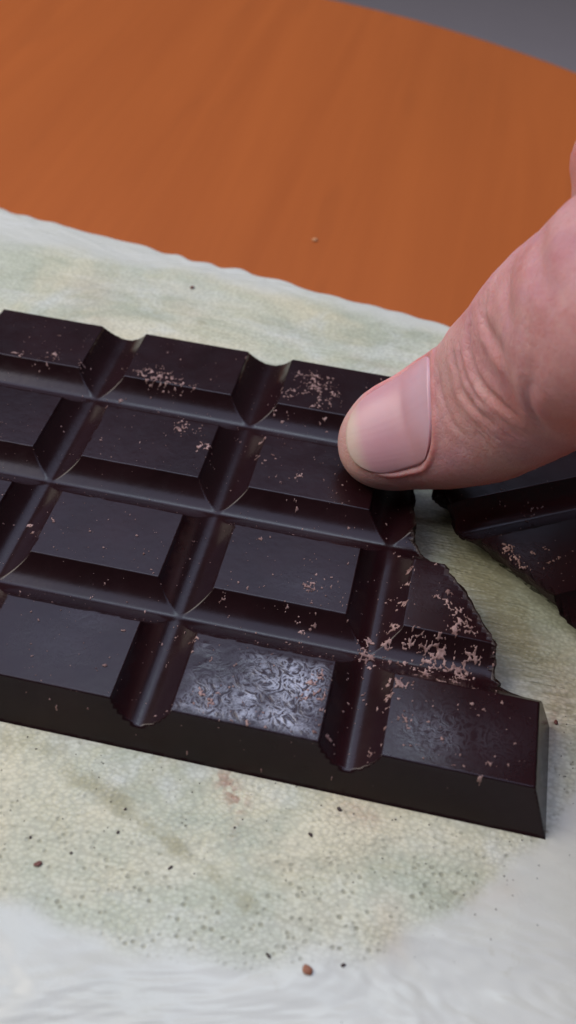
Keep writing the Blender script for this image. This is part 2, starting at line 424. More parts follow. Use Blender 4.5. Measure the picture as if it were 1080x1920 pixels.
# the break: x of the fracture as a function of y
brk = np.array([(-99, 99), (14.7, 99), (14.9, 76.3), (15.2, 73.6), (15.9, 72.2), (17.2, 70.6), (21.9, 69.0), (28.6, 65.2), (34.2, 61.4), (38.8, 57.4), (41.7, 55.3), (47.7, 54.6), (57, 53.4), (70, 52.2), (99, 51.0)])
def xbreak(y):
    return np.interp(y, brk[:, 0], brk[:, 1]) + np.where(y > 14.9, .75 * (fbm(y * 1.3, 0 * y, 71, 5) - .5) * 2, 0)
pbk = np.array([(-99, 90), (15.2, 78.3), (16.0, 66.5), (17.5, 64.9), (21.2, 62.8), (28.1, 60.0), (35.2, 57.0), (40., 55.9), (45.5, 55.6), (47, 54.6), (49.5, 55.6), (56.5, 60.5), (65, 65.5), (74, 71), (82, 76), (99, 90)])
def xbreak_piece(y):
    return np.interp(y, pbk[:, 0], pbk[:, 1]) + .5 * (fbm(y * 1.1, 0 * y, 83, 4) - .5) * 2

def lines(a, b, fine, df=.28, dc=.8):
    out = [a]
    while out[-1] < b - 1e-6:
        p = out[-1]
        step = dc
        for f0, f1 in fine:
            if f0 - .3 <= p <= f1: step = df
            elif p < f0 - .3: step = min(step, max(f0 - .3 - p, .05))
        out.append(min(p + step, b))
    return np.array(out)
def build_bar(root, side, org, fine_tops=()):
    fx_ = [(XL - A, XL + .3), (XR - .3, XR + A)] + [(k * PXm + SX - .4, (k + 1) * PXm + .4) for k in range(COL0, COL1 - 1)]
    fy_ = [(-A, .35), (YB - .35, YB + A)] + [(k * PYm + SY - .4, (k + 1) * PYm + .4) for k in range(NROW - 1)]
    for r in range(NROW):
        y0 = -A if r == 0 else r * PYm - gyw
        y1 = YB + A if r == NROW - 1 else r * PYm + SY + gyw
        ys = lines(y0, y1, fy_)
        if r == 0: ys = np.unique(np.concatenate([ys, [14.7, 14.8, 14.9, 15.0, 15.1, 15.2]]))
        for c in range(COL0, COL1):
            x0 = XL - A if c == COL0 else c * PXm - gxw
            x1 = XR + A if c == COL1 - 1 else c * PXm + SX + gxw
            if side == 'piece' and c < 1: continue
            xs = lines(x0, x1, fx_)
            Xg, Yg = np.meshgrid(xs, ys)
            if side == 'bar': lim = xbreak(Yg); Xc = np.minimum(Xg, lim)
            else: lim = xbreak_piece(Yg); Xc = np.maximum(Xg, lim)
            if (side == 'bar' and lim.max() <= x0) or (side == 'piece' and lim.min() >= x1): continue
            Z = hf(Xc, Yg)
            dl_ = np.abs(lim - Xc); Z = np.maximum(Z - 1.1 * np.exp(-dl_ / .45) * fbm(Xc * 1.8, Yg * 1.8, 57, 3) ** 1.5 * (dl_ < 3), -H)
            nx, ny = len(xs), len(ys)
            idx = (np.arange(nx - 1)[None, :] + nx * np.arange(ny - 1)[:, None])
            q = np.stack([idx, idx + 1, idx + nx + 1, idx + nx], -1)
            wid = np.maximum(Xc[:-1, 1:] - Xc[:-1, :-1], Xc[1:, 1:] - Xc[1:, :-1])
            keep = wid > 1e-5
            if side == 'bar': keep &= ~((Xg[:-1, :-1] >= lim[:-1]  [:, :-1]) & (Xg[1:, :-1] >= lim[1:][:, :-1]))
            if not keep.any(): continue
            Fq = q[keep]
            V = np.stack([Xc.ravel(), Yg.ravel(), Z.ravel()], 1)
            N = hnorm(Xc.ravel(), Yg.ravel())
            bl = bloom_glintf(Xc.ravel(), Yg.ravel()) if side == 'bar' else .18 * np.exp(-((Xc.ravel() - 62) ** 2 + (Yg.ravel() - 29) ** 2) / 30)
            fr = (.9 * np.exp(-np.abs(lim - Xc) / .22)).ravel()
            Fl = [tuple(f) for f in Fq]
            Vs = [V]; Ns = [N]; Bs = [bl]; Fs = [fr]; base = len(V)
            # fracture wall down to the mat where the break crosses this square
            jj = [j for j in range(ny) if x0 - 1e-6 < lim[j, 0] < x1 + 1e-6 or True]
            has = ((lim[:, 0] > x0) & (lim[:, 0] < x1))
            if has.any():
                rows = [j for j in range(ny) if has[j]]
                K = 12; cols = []
                sgn = 1. if side == 'bar' else -1.
                for j in rows:
                    xb = lim[j, 0]; yb = ys[j]; zt = hf(np.array([xb]), np.array([yb]))[0]
                    for k in range(K):
                        t = k / (K - 1); zz = zt + (-H - zt) * t
                        off = sgn * (.9 * (fbm(np.array([yb * 1.0]), np.array([zz * 1.0]), 91, 4)[0] - .45)) * min(1, k * .6)
                        und = 0. if side == 'bar' else 4.6 * t ** 1.2
                        cols.append((xb + off + und, yb + und * .35, zz))
                cols = np.array(cols); Vs.append(cols)
                dl = np.gradient(lim[rows, 0], ys[rows]) if len(rows) > 1 else np.zeros(1)
                nn = np.stack([np.ones(len(rows)), -dl, np.zeros(len(rows))], 1) * sgn; nn /= np.linalg.norm(nn, axis=1, keepdims=True)
                Ns.append(np.repeat(nn, K, 0)); Bs.append(np.zeros(len(cols))); Fs.append(np.ones(len(cols)))
                for a_ in range(len(rows) - 1):
                    if rows[a_ + 1] != rows[a_] + 1: continue
                    for k in range(K - 1):
                        p = base + a_ * K + k; f = (p, p + 1, p + K + 1, p + K)
                        Fl.append(f if side == 'bar' else f[::-1])
                base += len(cols)
            # flat underside
            V0 = V.copy(); V0[:, 2] = -H
            if side == 'piece': V0[:, 0] = np.maximum(V0[:, 0], lim.ravel() + 4.6)
            Vs.append(V0); Ns.append(np.tile([0, 0, -1.], (len(V0), 1))); Bs.append(0 * bl); Fs.append(0 * fr)
            us_ = [tuple(int(base + v) for v in f[::-1]) for f in Fq]
            Fl += us_
            Va = np.concatenate(Vs); Na = np.concatenate(Ns)
            used = np.unique(np.concatenate([np.array(f) for f in Fl])); remap = -np.ones(len(Va), int); remap[used] = np.arange(len(used))
            Fl = [tuple(remap[list(f)]) for f in Fl]
            mesh_obj('chocolate_square', Va[used] - np.asarray(org), Fl, M_CHOC, root,
                     attrs=dict(bloom=np.concatenate(Bs)[used], fracture=np.concatenate(Fs)[used]), normals=Na[used])

bar = empty('chocolate_bar', (40., 30., -H))
tag(bar, 'large slab of dark chocolate in squares with its right corner snapped off', 'chocolate bar')
build_bar(bar, 'bar', (40., 30., -H))
TH = math.radians(30.66); P0 = np.array([63.12, 45.82]); L0 = np.array([56.9, 39.7])
ct, st = math.cos(TH), math.sin(TH)
def piece_to_bar(p):
    p = np.asarray(p, float); q = p[..., :2] - L0
    o = p.copy(); o[..., 0] = q[..., 0] * ct - q[..., 1] * st + P0[0]; o[..., 1] = q[..., 0] * st + q[..., 1] * ct + P0[1]; return o
po = np.array([66., 45., -H]); pw = piece_to_bar(po)
piece = empty('chocolate_piece', pw, TH)
tag(piece, 'broken off corner piece of dark chocolate lying right of the slab below the thumb', 'chocolate piece')
COL1 = 4; XR = (COL1 - 1) * PXm + SX; XR_NOW[0] = XR
build_bar(piece, 'piece', po)

# ------------------------------------------------------------------ shavings draped over the chocolate
BAR_MARKS=[(-13.7,67.5,2.88,0.5),(-19.8,67.7,2.41,0.5),(-8.6,67.3,1.92,0.45),(-15.9,65.5,1.43,0.5),(6.1,67.9,3.33,0.75),(9.5,66.5,2.08,0.75),(2.7,67.7,1.91,0.6),(12.4,66.5,1.13,0.5),(0.4,55.4,2.28,0.35),(14.0,55.6,2.89,0.6),(18.3,51.8,1.95,0.65),(19.9,48.6,1.05,0.6),(16.7,54.9,1.8,0.5),(3.5,46.3,1.05,0.5),(2.2,45.2,0.87,0.4),(6.7,53.5,1.8,0.3),(33.3,73.4,4.31,0.65),(29.1,69.8,2.37,0.65),(35.0,69.1,3.01,0.7),(29.9,75.7,1.94,0.5),(29.2,64.7,1.67,0.55),(36.7,65.0,1.67,0.5),(37.0,71.3,1.71,0.6),(27.2,56.2,1.44,0.7),(27.5,52.1,1.06,0.6),(30.4,52.5,0.88,0.6),(35.3,48.4,1.91,0.5),(36.4,43.2,1.19,0.6),(39.6,49.0,2.43,0.35),(34.6,46.5,1.03,0.6),(43.4,47.4,1.55,0.3),(41.8,25.8,1.88,0.65),(42.0,19.6,1.37,0.6),(34.6,23.9,1.09,0.5),(44.9,28.8,1.74,0.5),(31.1,22.1,0.78,0.5),(41.1,31.7,1.61,0.4),(46.6,23.8,1.39,0.5),(32.7,22.8,0.78,0.5),(55.4,33.5,0.72,0.85),(55.4,30.5,0.71,0.9),(55.3,26.7,0.86,0.95),(54.7,22.4,1.07,1),(54.3,20.0,1.06,0.95),(51.1,19.7,1.51,0.9),(52.3,16.8,1.49,0.95),(50.8,17.9,1.2,0.9),(54.1,17.3,1.19,0.8),(50.2,25.9,1.09,0.5),(59.7,28.6,0.94,0.9),(61.4,27.9,1.09,0.9),(63.1,26.6,1.16,0.95),(64.2,24.8,1.23,1),(65.3,23.1,1.07,1),(63.0,23.0,1.22,0.9),(61.6,29.9,0.95,0.9),(61.6,19.7,2.25,1.0),(59.9,16.5,1.78,1),(57.5,20.6,1.51,0.85),(65.0,17.7,1.78,0.95),(66.4,20.7,1.5,0.95),(62.1,14.9,1.17,0.9),(57.1,18.0,1.5,0.8),(59.5,20.1,1.66,0.95),(63.3,18.6,1.49,1),(64.4,16.1,1.03,0.9),(55.6,12.3,0.87,0.9),(55.6,9.9,0.72,0.85),(55.6,7.1,0.64,0.8),(55.7,4.1,0.56,0.8),(54.6,1.1,0.96,0.75),(56.4,11.5,1.16,0.85),(58.4,11.7,1.01,0.8),(58.3,6.2,1.41,0.75),(61.4,8.8,0.64,0.7),(68.1,10.2,2.0,0.35),(70.6,11.3,1.29,0.4),(61.0,0.0,0.95,0.5),(65.1,0.2,0.82,0.4),(72.3,6.1,0.98,0.5),(69.4,2.1,0.82,0.5),(27.8,12.1,0.67,0.8),(28.0,9.6,0.51,0.6),(31.2,3.5,1.28,0.8),(32.8,2.0,0.84,0.8),(46.0,10.7,1.31,0.95),(45.9,7.3,1.29,0.9),(44.1,6.4,1.0,0.9),(44.9,8.8,1.01,0.9),(35.7,0.3,0.83,0.5),(49.0,1.8,0.69,0.8),(12.8,-1.6,0.85,0.6),(17.4,-0.9,0.92,0.65),(9.1,-1.6,0.71,0.5),(17.0,4.4,0.94,0.65),(7.2,4.2,0.65,0.8),(9.2,4.8,0.65,0.7),(11.6,2.3,0.64,0.5),(34.5,0.2,0.57,0.6),(38.3,0.7,0.64,0.65),(36.0,-0.7,0.56,0.5),(27.3,-3.1,0.63,0.5),(31.3,-4.2,0.48,0.5),(4.8,-0.0,0.72,0.5),(0.9,28.9,0.82,0.5),(16.5,25.6,1.27,0.5),(10.6,25.2,1.12,0.35),(11.4,33.0,0.82,0.45),(1.3,26.1,0.64,0.5),(8.5,19.6,0.93,0.4),(-0.9,21.5,0.79,0.4),(-16.2,63.8,1.14,0.4),(-11.8,58.7,0.74,0.5),(22.8,12.1,0.45,0.5),(24.6,14.0,0.45,0.6),(40.4,17.1,0.75,0.5),(40.9,20.3,0.92,0.6)]
PIECE_MARKS=[(60.0,32.3,1.15,1),(60.3,30.1,0.98,0.9),(60.4,28.5,0.97,0.9),(61.0,27.9,0.81,0.8),(63.5,30.1,0.82,0.6),(63.6,27.6,0.73,0.8),(65.3,27.9,0.73,0.8),(67.0,28.2,0.66,0.8),(66.1,30.5,0.66,0.6),(65.6,43.0,2.17,0.4),(70.8,41.6,2.17,0.45),(68.7,39.6,1.29,0.4),(56.9,41.0,1.19,0.3)]
def drape(marks, lim_ok, xform, seed, name, label, specks):
    step = .11
    cells = {}
    pts = []
    m = np.array(marks)
    x0, x1 = m[:, 0].min() - 4, m[:, 0].max() + 4; y0, y1 = max(m[:, 1].min() - 4, -2.7), m[:, 1].max() + 4
    xs = np.arange(x0, x1, step); ys = np.arange(y0, y1, step)
    Xg, Yg = np.meshgrid(xs, ys)
    w = np.zeros_like(Xg)
    for cx, cy, r, s in marks:
        i0, i1 = np.searchsorted(xs, [cx - 2.2 * r, cx + 2.2 * r]); j0, j1 = np.searchsorted(ys, [cy - 2.2 * r, cy + 2.2 * r])
        d = np.hypot(Xg[j0:j1, i0:i1] - cx, Yg[j0:j1, i0:i1] - cy) / r
        w[j0:j1, i0:i1] = np.maximum(w[j0:j1, i0:i1], s * np.exp(-d ** 2 * .9))
    val = np.zeros_like(w); on = w > .05
    xx, yy = Xg[on], Yg[on]
    wx = xx + .55 * (fbm(xx * 1.3, yy * 1.3, seed, 3) - .5); wy = yy + .55 * (fbm(xx * 1.3, yy * 1.3, seed + 9, 3) - .5)
    f1, e = vor(wx * .78, wy * .78, seed + 3)
    gate = w[on] - .78 * fbm(xx * .75, yy * .75, seed + 5, 3) + .24
    wo = w[on]
    net = np.minimum(gate * 1.1, np.maximum((f1 - .60) * 1.3, .05 + .20 * np.clip(gate, 0, 1) - e))
    rid = .055 + .05 * wo - np.abs(fbm(wx * 1.15, wy * 1.15, seed + 31, 3) - .5)
    worm = np.minimum((wo - .66 * fbm(xx * 1.7, yy * 1.7, seed + 41, 2) - .05) * .7, rid * 1.3 - .018)
    val[on] = np.where(wo > .0, np.maximum(np.where(wo > .74, net, -1), worm), -1)
    val[on] += .06 * (fbm(xx * 5, yy * 5, seed + 6, 2) - .5)
    val[~lim_ok(Xg, Yg)] = -1; val[~on] = -1
    inside = val > 0
    q = inside[:-1, :-1] & inside[1:, :-1] & inside[:-1, 1:] & inside[1:, 1:]
    hgt = hf(Xg, Yg) + np.where(inside, .03 + .22 * np.sqrt(np.clip(val / .25, 0, 1)), -.03)
    nx = len(xs)
    jj, ii = np.nonzero(q)
    F = np.stack([jj * nx + ii, jj * nx + ii + 1, (jj + 1) * nx + ii + 1, (jj + 1) * nx + ii], 1)
    V = np.stack([Xg.ravel(), Yg.ravel(), hgt.ravel()], 1)
    used, inv = np.unique(F, return_inverse=True); V = V[used]; F = inv.reshape(F.shape)
    # rim skirt is closed by the small step down onto the chocolate
    edges = np.concatenate([F[:, [0, 1]], F[:, [1, 2]], F[:, [2, 3]], F[:, [3, 0]]])
    key = np.sort(edges, 1); _, first, cnt = np.unique(key, axis=0, return_index=True, return_counts=True)
    be = edges[first[cnt == 1]]
    bv, binv = np.unique(be, return_inverse=True); binv = binv.reshape(be.shape)
    Vb = V[bv].copy(); Vb[:, 2] -= .25
    F2 = np.stack([be[:, 1], be[:, 0], len(V) + binv[:, 0], len(V) + binv[:, 1]], 1)
    V = np.concatenate([V, Vb]); F = [tuple(f) for f in F] + [tuple(f) for f in F2]
    # loose specks
    sv = []; base = len(V)
    oc = np.array([(1, 0, 0), (-1, 0, 0), (0, 1, 0), (0, -1, 0), (0, 0, 1), (0, 0, -1)], float)
    of = [(0, 2, 4), (2, 1, 4), (1, 3, 4), (3, 0, 4), (2, 0, 5), (1, 2, 5), (3, 1, 5), (0, 3, 5)]
    r_ = np.random.default_rng(seed)
    xa, xb2, ya, yb2 = specks[1]
    k = 0
    for _ in range(specks[0] * 3):
        if k >= specks[0]: break
        x = r_.uniform(xa, xb2); y = r_.uniform(ya, yb2)
        if not lim_ok(np.array([x]), np.array([y]))[0]: continue
        s = r_.uniform(.03, .085) * (1.9 if r_.random() < .08 else 1)
        a = r_.uniform(0, 6.28); P = oc * np.array([s * r_.uniform(1, 2.4), s, s * .7]); P += r_.normal(0, s * .2, P.shape)
        P = P @ np.array([[math.cos(a), math.sin(a), 0], [-math.sin(a), math.cos(a), 0], [0, 0, 1]])
        P = P + np.array([x, y, hf(np.array([x]), np.array([y]))[0] + s * .3])
        sv.append(P); F += [tuple(base + v for v in f) for f in of]; base += 6; k += 1
    V = np.concatenate([V] + sv)
    V = xform(V)
    return tag(mesh_obj(name, V, F, M_FLAKE, smooth=True), label, 'chocolate crumbs', kind='stuff')
XR_NOW[0] = 2 * PXm + SX
r3 = np.random.default_rng(33)
for _ in range(620):
    mx = r3.uniform(-22, 76) if r3.random() < .5 else r3.uniform(28, 72); my = r3.uniform(-2.8, 78) if r3.random() < .6 else r3.uniform(0, 34)
    BAR_MARKS.append((mx, my, r3.uniform(.2, .6), r3.uniform(.5, .72)))
drape(BAR_MARKS, lambda x, y: (x < xbreak(y) - .15) & (x < 78.1), lambda v: v, 5, 'chocolate_shavings',
      'pinkish brown lacy shavings and specks scattered over the large chocolate slab', (900, (-25, 77, -2, 79)))
XR_NOW[0] = XR
drape(PIECE_MARKS, lambda x, y: (x > xbreak_piece(y) + .15), piece_to_bar, 15, 'chocolate_shavings',
      'pinkish brown smears and specks on the broken chocolate piece right of the slab', (60, (56, 76, 18, 60)))

# fine dark dust on the mat in front of the slab
dv = []; df = []; r4 = np.random.default_rng(8)
for k in range(150):
    x = r4.uniform(-5, 82); y = -A - abs(r4.normal(0, 9)) - .1
    if r4.random() < .12: x = r4.uniform(80, 84); y = r4.uniform(0, 18)
    s_ = r4.uniform(.05, .13)
    P = np.array([(1, 0, 0), (-1, 0, 0), (0, 1, 0), (0, -1, 0), (0, 0, 1), (0, 0, -.3)], float) * s_ + r4.normal(0, s_ * .25, (6, 3)) + np.array([x, y, -H + s_ * .2])
    b0 = len(dv) * 6
    dv.append(P); df += [tuple(b0 + v for v in f) for f in [(0, 2, 4), (2, 1, 4), (1, 3, 4), (3, 0, 4), (2, 0, 5), (1, 2, 5), (3, 1, 5), (0, 3, 5)]]
tag(mesh_obj('chocolate_dust', np.concatenate(dv), df, M_DARKCRUMB), 'fine dark chocolate dust on the placemat along the front of the slab', 'crumbs', kind='stuff')

M_PALE = mat_crumb('pale_orange_crumb', (0.55, 0.25, 0.10), (0.62, 0.33, 0.16))
# ------------------------------------------------------------------ crumbs lying on the mat
def crumb(x, y, size, mat, label, seed, elong=1.6, rot=0., z=-H):
    r_ = np.random.default_rng(seed)
    t = (1 + 5 ** .5) / 2
    v = np.array([(-1, t, 0), (1, t, 0), (-1, -t, 0), (1, -t, 0), (0, -1, t), (0, 1, t), (0, -1, -t), (0, 1, -t), (t, 0, -1), (t, 0, 1), (-t, 0, -1), (-t, 0, 1)], float)
    v /= np.linalg.norm(v[0])
    f = [(0, 11, 5), (0, 5, 1), (0, 1, 7), (0, 7, 10), (0, 10, 11), (1, 5, 9), (5, 11, 4), (11, 10, 2), (10, 7, 6), (7, 1, 8), (3, 9, 4), (3, 4, 2), (3, 2, 6), (3, 6, 8), (3, 8, 9), (4, 9, 5), (2, 4, 11), (6, 2, 10), (8, 6, 7), (9, 8, 1)]
    for _ in range(2):
        mid = {}; v = list(map(tuple, v)); nf = []
        def md(a, b):
            kk = (min(a, b), max(a, b))
            if kk not in mid:
                p = (np.array(v[a]) + np.array(v[b])) / 2; p /= np.linalg.norm(p); v.append(tuple(p)); mid[kk] = len(v) - 1
            return mid[kk]
        for a, b, c in f:
            ab, bc, ca = md(a, b), md(b, c), md(c, a); nf += [(a, ab, ca), (b, bc, ab), (c, ca, bc), (ab, bc, ca)]
        f = nf; v = np.array(v)
    off = r_.uniform(0, 50)
    rr = 1 + .9 * (fbm(v[:, 0] * 1.6 + off, v[:, 1] * 1.6 + v[:, 2] * 1.1 + off, seed, 3) - .5)
    v = v * rr[:, None] * size * .62 * np.array([elong, 1, .42])
    c, s = math.cos(rot), math.sin(rot); v = v @ np.array([[c, s, 0], [-s, c, 0], [0, 0, 1]])
    v[:, 2] -= v[:, 2].min() + size * .06
    o = mesh_obj('chocolate_crumb', v + np.array([x, y, z]), np.array(f), mat, local=(x, y, z))
    return tag(o, label, 'crumb', group='crumbs lying around the chocolate')
crumb(17.1, -21.1, .55, M_REDCRUMB, 'reddish brown crumb on the placemat far in front of the slab, near the left', 1, 1.5, .5)
crumb(51.9, -5.0, .40, M_DARKCRUMB, 'dark crumb with a reddish smear close to the front wall of the slab', 2, 1.6, -.6)
crumb(48.9, -9.4, .36, M_DARKCRUMB, 'small black crumb in front of the slab, left of and below the reddish one', 3, 1.4, -.7)
crumb(51.7, -26.2, .75, M_TANCRUMB, 'orange brown flake on the white rim of the placemat, largest of the crumbs', 4, 1.6, -.4)
crumb(55.7, -24.7, .36, M_DARKCRUMB, 'dark crumb just right of the orange brown flake', 5, 1.3, .5)
crumb(47.0, -25.6, .30, M_DARKCRUMB, 'thin dark splinter just left of the orange brown flake', 6, 2.4, -.7)
crumb(25.2, -14.8, .28, M_DARKCRUMB, 'tiny dark crumb on the olive streaked part of the placemat', 7, 1.3, 1.2)
crumb(20.5, -18.8, .26, M_DARKCRUMB, 'tiny dark crumb right of the reddish brown one at the left', 8, 1.2, .2)
crumb(14.9, -18.0, .26, M_DARKCRUMB, 'tiny dark crumb behind the reddish brown one at the left', 9, 1.3, 2.2)
crumb(25.1, -11.5, .26, M_DARKCRUMB, 'tiny dark crumb between the olive streak and the front of the slab', 10, 1.3, .8)
crumb(79.4, 15.6, .45, M_REDCRUMB, 'reddish crumb touching the right end of the slab', 11, 1.4, 1.4)
crumb(1.2, 107.2, .75, M_REDCRUMB, 'blurred brown crumb on the placemat behind the slab', 12, 1.1, .3)
crumb(32.9, -17.8, .26, M_DARKCRUMB, 'thin grey brown splinter lying past the end of the olive streak', 13, 2.6, .9)
crumb(39.3, -10.7, .22, M_DARKCRUMB, 'tiny dark crumb below the brown stain in front of the slab', 14, 1.2, .9)
crumb(22.1, 136.2, .9, M_PALE, 'pale orange speck on the bare table top behind the placemat', 15, 1.5, 1.2, z=-Z0)

# ------------------------------------------------------------------ hand: thumb, nail, the rest of the hand
CAMC = np.array([52.17, -76.42, 116.04])
# joints of the thumb's centre line (bar millimetres), half widths across, heights towards nail and towards pad
TJ = np.array([
 (40.9, 52.8, 3.8, 7.6, 5.4, 6.0),
 (45.4, 53.1, 5.7, 8.1, 5.8, 7.4),
 (50.2, 54.4, 7.7, 9.1, 6.3, 8.0),
 (55.6, 54.8, 10.8, 10.6, 7.2, 8.8),
 (62.3, 52.3, 18.7, 12.3, 8.4, 10.0),
 (68.8, 46.9, 33.7, 13.8, 9.6, 11.8),
 (73.1, 38.6, 47.6, 15.4, 11.0, 12.5),
 (86.0, 31.0, 59.0, 16.5, 12.5, 14.5),
 (99.0, 25.0, 65.0, 19.0, 14.0, 15.0),
 (112., 18.0, 68.0, 18.0, 13.0, 14.0)])
def catmull(P, n):
    Q = np.vstack([2 * P[0] - P[1], P, 2 * P[-1] - P[-2]]); out = []
    seg = len(P) - 1; tt = np.linspace(0, seg, n); k = np.minimum(tt.astype(int), seg - 1); u = (tt - k)[:, None]
    p0, p1, p2, p3 = Q[k], Q[k + 1], Q[k + 2], Q[k + 3]
    return .5 * (2 * p1 + (p2 - p0) * u + (2 * p0 - 5 * p1 + 4 * p2 - p3) * u ** 2 + (-p0 + 3 * p1 - 3 * p2 + p3) * u ** 3)
K0 = catmull(TJ, 2000)
_k = np.hanning(321); _k /= _k.sum()
K0 = np.stack([np.convolve(np.pad(K0[:, j], 160, mode='reflect', reflect_type='odd'), _k, 'valid') for j in range(6)], 1)
ds = np.linalg.norm(np.diff(K0[:, :3], axis=0), axis=1); S0 = np.concatenate([[0], np.cumsum(ds)])
SMAX = S0[-1]
def tube(s):
    """centre, half width, up, down and frame at arc length s"""
    s = np.asarray(s, float)
    P = np.stack([np.interp(s, S0, K0[:, j]) for j in range(6)], -1)
    e = .6; Pa = np.stack([np.interp(s + e, S0, K0[:, j]) for j in range(3)], -1); Pb = np.stack([np.interp(s - e, S0, K0[:, j]) for j in range(3)], -1)
    T = Pa - Pb; T /= np.linalg.norm(T, axis=-1, keepdims=True)
    ang = math.radians(14)
    n0 = -R[2] * math.cos(ang) - R[1] * math.sin(ang)          # the nail looks up and towards the viewer
    n0 = n0 / np.linalg.norm(n0)
    N = n0 - (T @ n0)[..., None] * T; N /= np.linalg.norm(N, axis=-1, keepdims=True)
    B = np.cross(T, N)
    return P, T, N, B
CAP = 8.5
def ring_scale(s):                       # rounded finger end
    t = np.clip(s / CAP, 0, 1); return np.sqrt(np.clip(1 - (1 - t) ** 2.15, 0, 1))
NS0, NS1 = 3.0, 23.8
NAIL_T = math.radians(52); nail_c = lambda s: .10 - .018 * (s - 2.)
def nail_mask_coords(s, th):
    """signed 'inside the nail' measure: >0 inside, mm-like"""
    mid = (NS0 + NS1) / 2; hl = (NS1 - NS0) / 2
    tt = np.abs(th - nail_c(s)) / NAIL_T; q = (s - mid) / hl
    # square-ish with a round cuticle and a gently curved free edge
    e = np.where(q > 0, 2.0, 4.0)
    rr = (tt ** 2.1 + np.abs(q) ** e) ** (1 / 2.1)
    return (1 - rr) * hl
def skin_point(s, th, extra=0., detail=True):
    P, T, N, B = tube(s)
    rs = ring_scale(s)
    a, up, dn = P[..., 3] * rs, P[..., 4] * rs, P[..., 5] * rs
    c, sn = np.cos(th), np.sin(th)
    ex = 2. / 2.25
    cs = np.sign(c) * np.abs(c) ** ex; ss = np.sign(sn) * np.abs(sn) ** ex
    r_n = np.where(c > 0, up, dn)
    d = extra
    if detail:
        nm = nail_mask_coords(s, th)
        d = d - .42 * sstep(-.1, .55, nm) + .40 * np.exp(-((nm + .75) / .85) ** 2) * sstep(NS0 + 1.5, NS0 + 5, s)
        d = d - .28 * np.exp(-((nm + .0) / .22) ** 2) * sstep(NS0 + 1, NS0 + 3, s)
        d = d + creases(s, th)
        kz = sstep(27, 33, s) * (1 - sstep(58, 66, s)) * sstep(1.5, .6, np.abs(th))
        d = d - .11 * kz * np.clip(1 - np.abs(fbm(s * .95 + .6 * np.sin(th * 5), th * 3.2, 131, 3) - .5) / .06, 0, 1)
        d = d + .55 * (fbm(s / 5. + 3, np.sin(th) * 2.2 + np.cos(th) * .7 + 9, 101, 3) - .5) * sstep(3, 12, s)
    off = B * (ss * a)[..., None] + N * (cs * r_n)[..., None]
    ln = np.linalg.norm(off, axis=-1, keepdims=True) + 1e-6
    # push outwards; near the tip also along the axis
    dirv = off / ln - T * (np.clip(1 - s / CAP, 0, 1) ** 2)[..., None] * .9
    return P[..., :3] + off + dirv * np.asarray(d)[..., None]
CREASES = [([(33.2, -.55), (33.4, -.2), (33.0, -.02), (34.3, .18), (36., .42)], .75, .42),
 ([(40.3, -.6), (38.4, -.28), (38.2, 0), (39.4, .18), (41., .35), (43.2, .62)], .85, .60),
 ([(44.6, -.55), (44.4, -.3), (46.0, -.1), (48.5, .12), (51.5, .4)], .85, .50),
 ([(36.2, -.35), (35.7, -.1), (36.3, .12), (38.3, .32)], .6, .28),
 ([(50.6, -.5), (51.5, -.2), (53.6, .05), (56.5, .35)], 1.0, .40),
 ([(59.0, .65), (57.0, .92), (51., 1.12), (45.5, .98)], 1.2, .35),
 ([(27.6, -.45), (27.2, -.1), (27.8, .25), (29.5, .5)], .7, .18),
 ([(56.5, -.6), (58.0, -.3), (60., 0.), (63., .3)], 1.1, .35)]
def creases(s, th):
    v = 0 * s
    for (pts, w, amp) in CREASES:
        pts = np.array(pts); best = np.full(s.shape, 1e9); bt = 0 * s
        n = len(pts) - 1
        for i in range(n):
            (sa, ta), (sb, tb) = pts[i], pts[i + 1]
            ax, ay, bx_, by_ = sa, ta * 11, sb, tb * 11
            dx, dy = bx_ - ax, by_ - ay; L = dx * dx + dy * dy + 1e-9
            t = np.clip(((s - ax) * dx + (th * 11 - ay) * dy) / L, 0, 1)
            d = np.hypot(s - ax - t * dx, th * 11 - ay - t * dy)
            u = (i + t) / n
            upd = d < best; best = np.where(upd, d, best); bt = np.where(upd, u, bt)
        fade = np.clip(np.sin(np.clip(bt, .02, .98) * math.pi), 0, 1) ** .6
        v = v - amp * fade * (np.exp(-(best / w) ** 2) - .55 * np.exp(-((best - 1.9 * w) / (1.2 * w)) ** 2))
    return v
def nail_point(s, th, extra):
    P, T, N, B = tube(s)
    rs = ring_scale(s + 1.3 * np.exp(-np.maximum(s, 0) / 3.))
    c, sn = np.cos(th), np.sin(th); ex = 2. / 2.25
    off = B * (P[..., 3] * rs * np.sign(sn) * np.abs(sn) ** ex)[..., None] + N * (P[..., 4] * rs * np.abs(c) ** ex)[..., None]
    ln = np.linalg.norm(off, axis=-1, keepdims=True) + 1e-6
    return P[..., :3] + off + off / ln * extra[..., None]

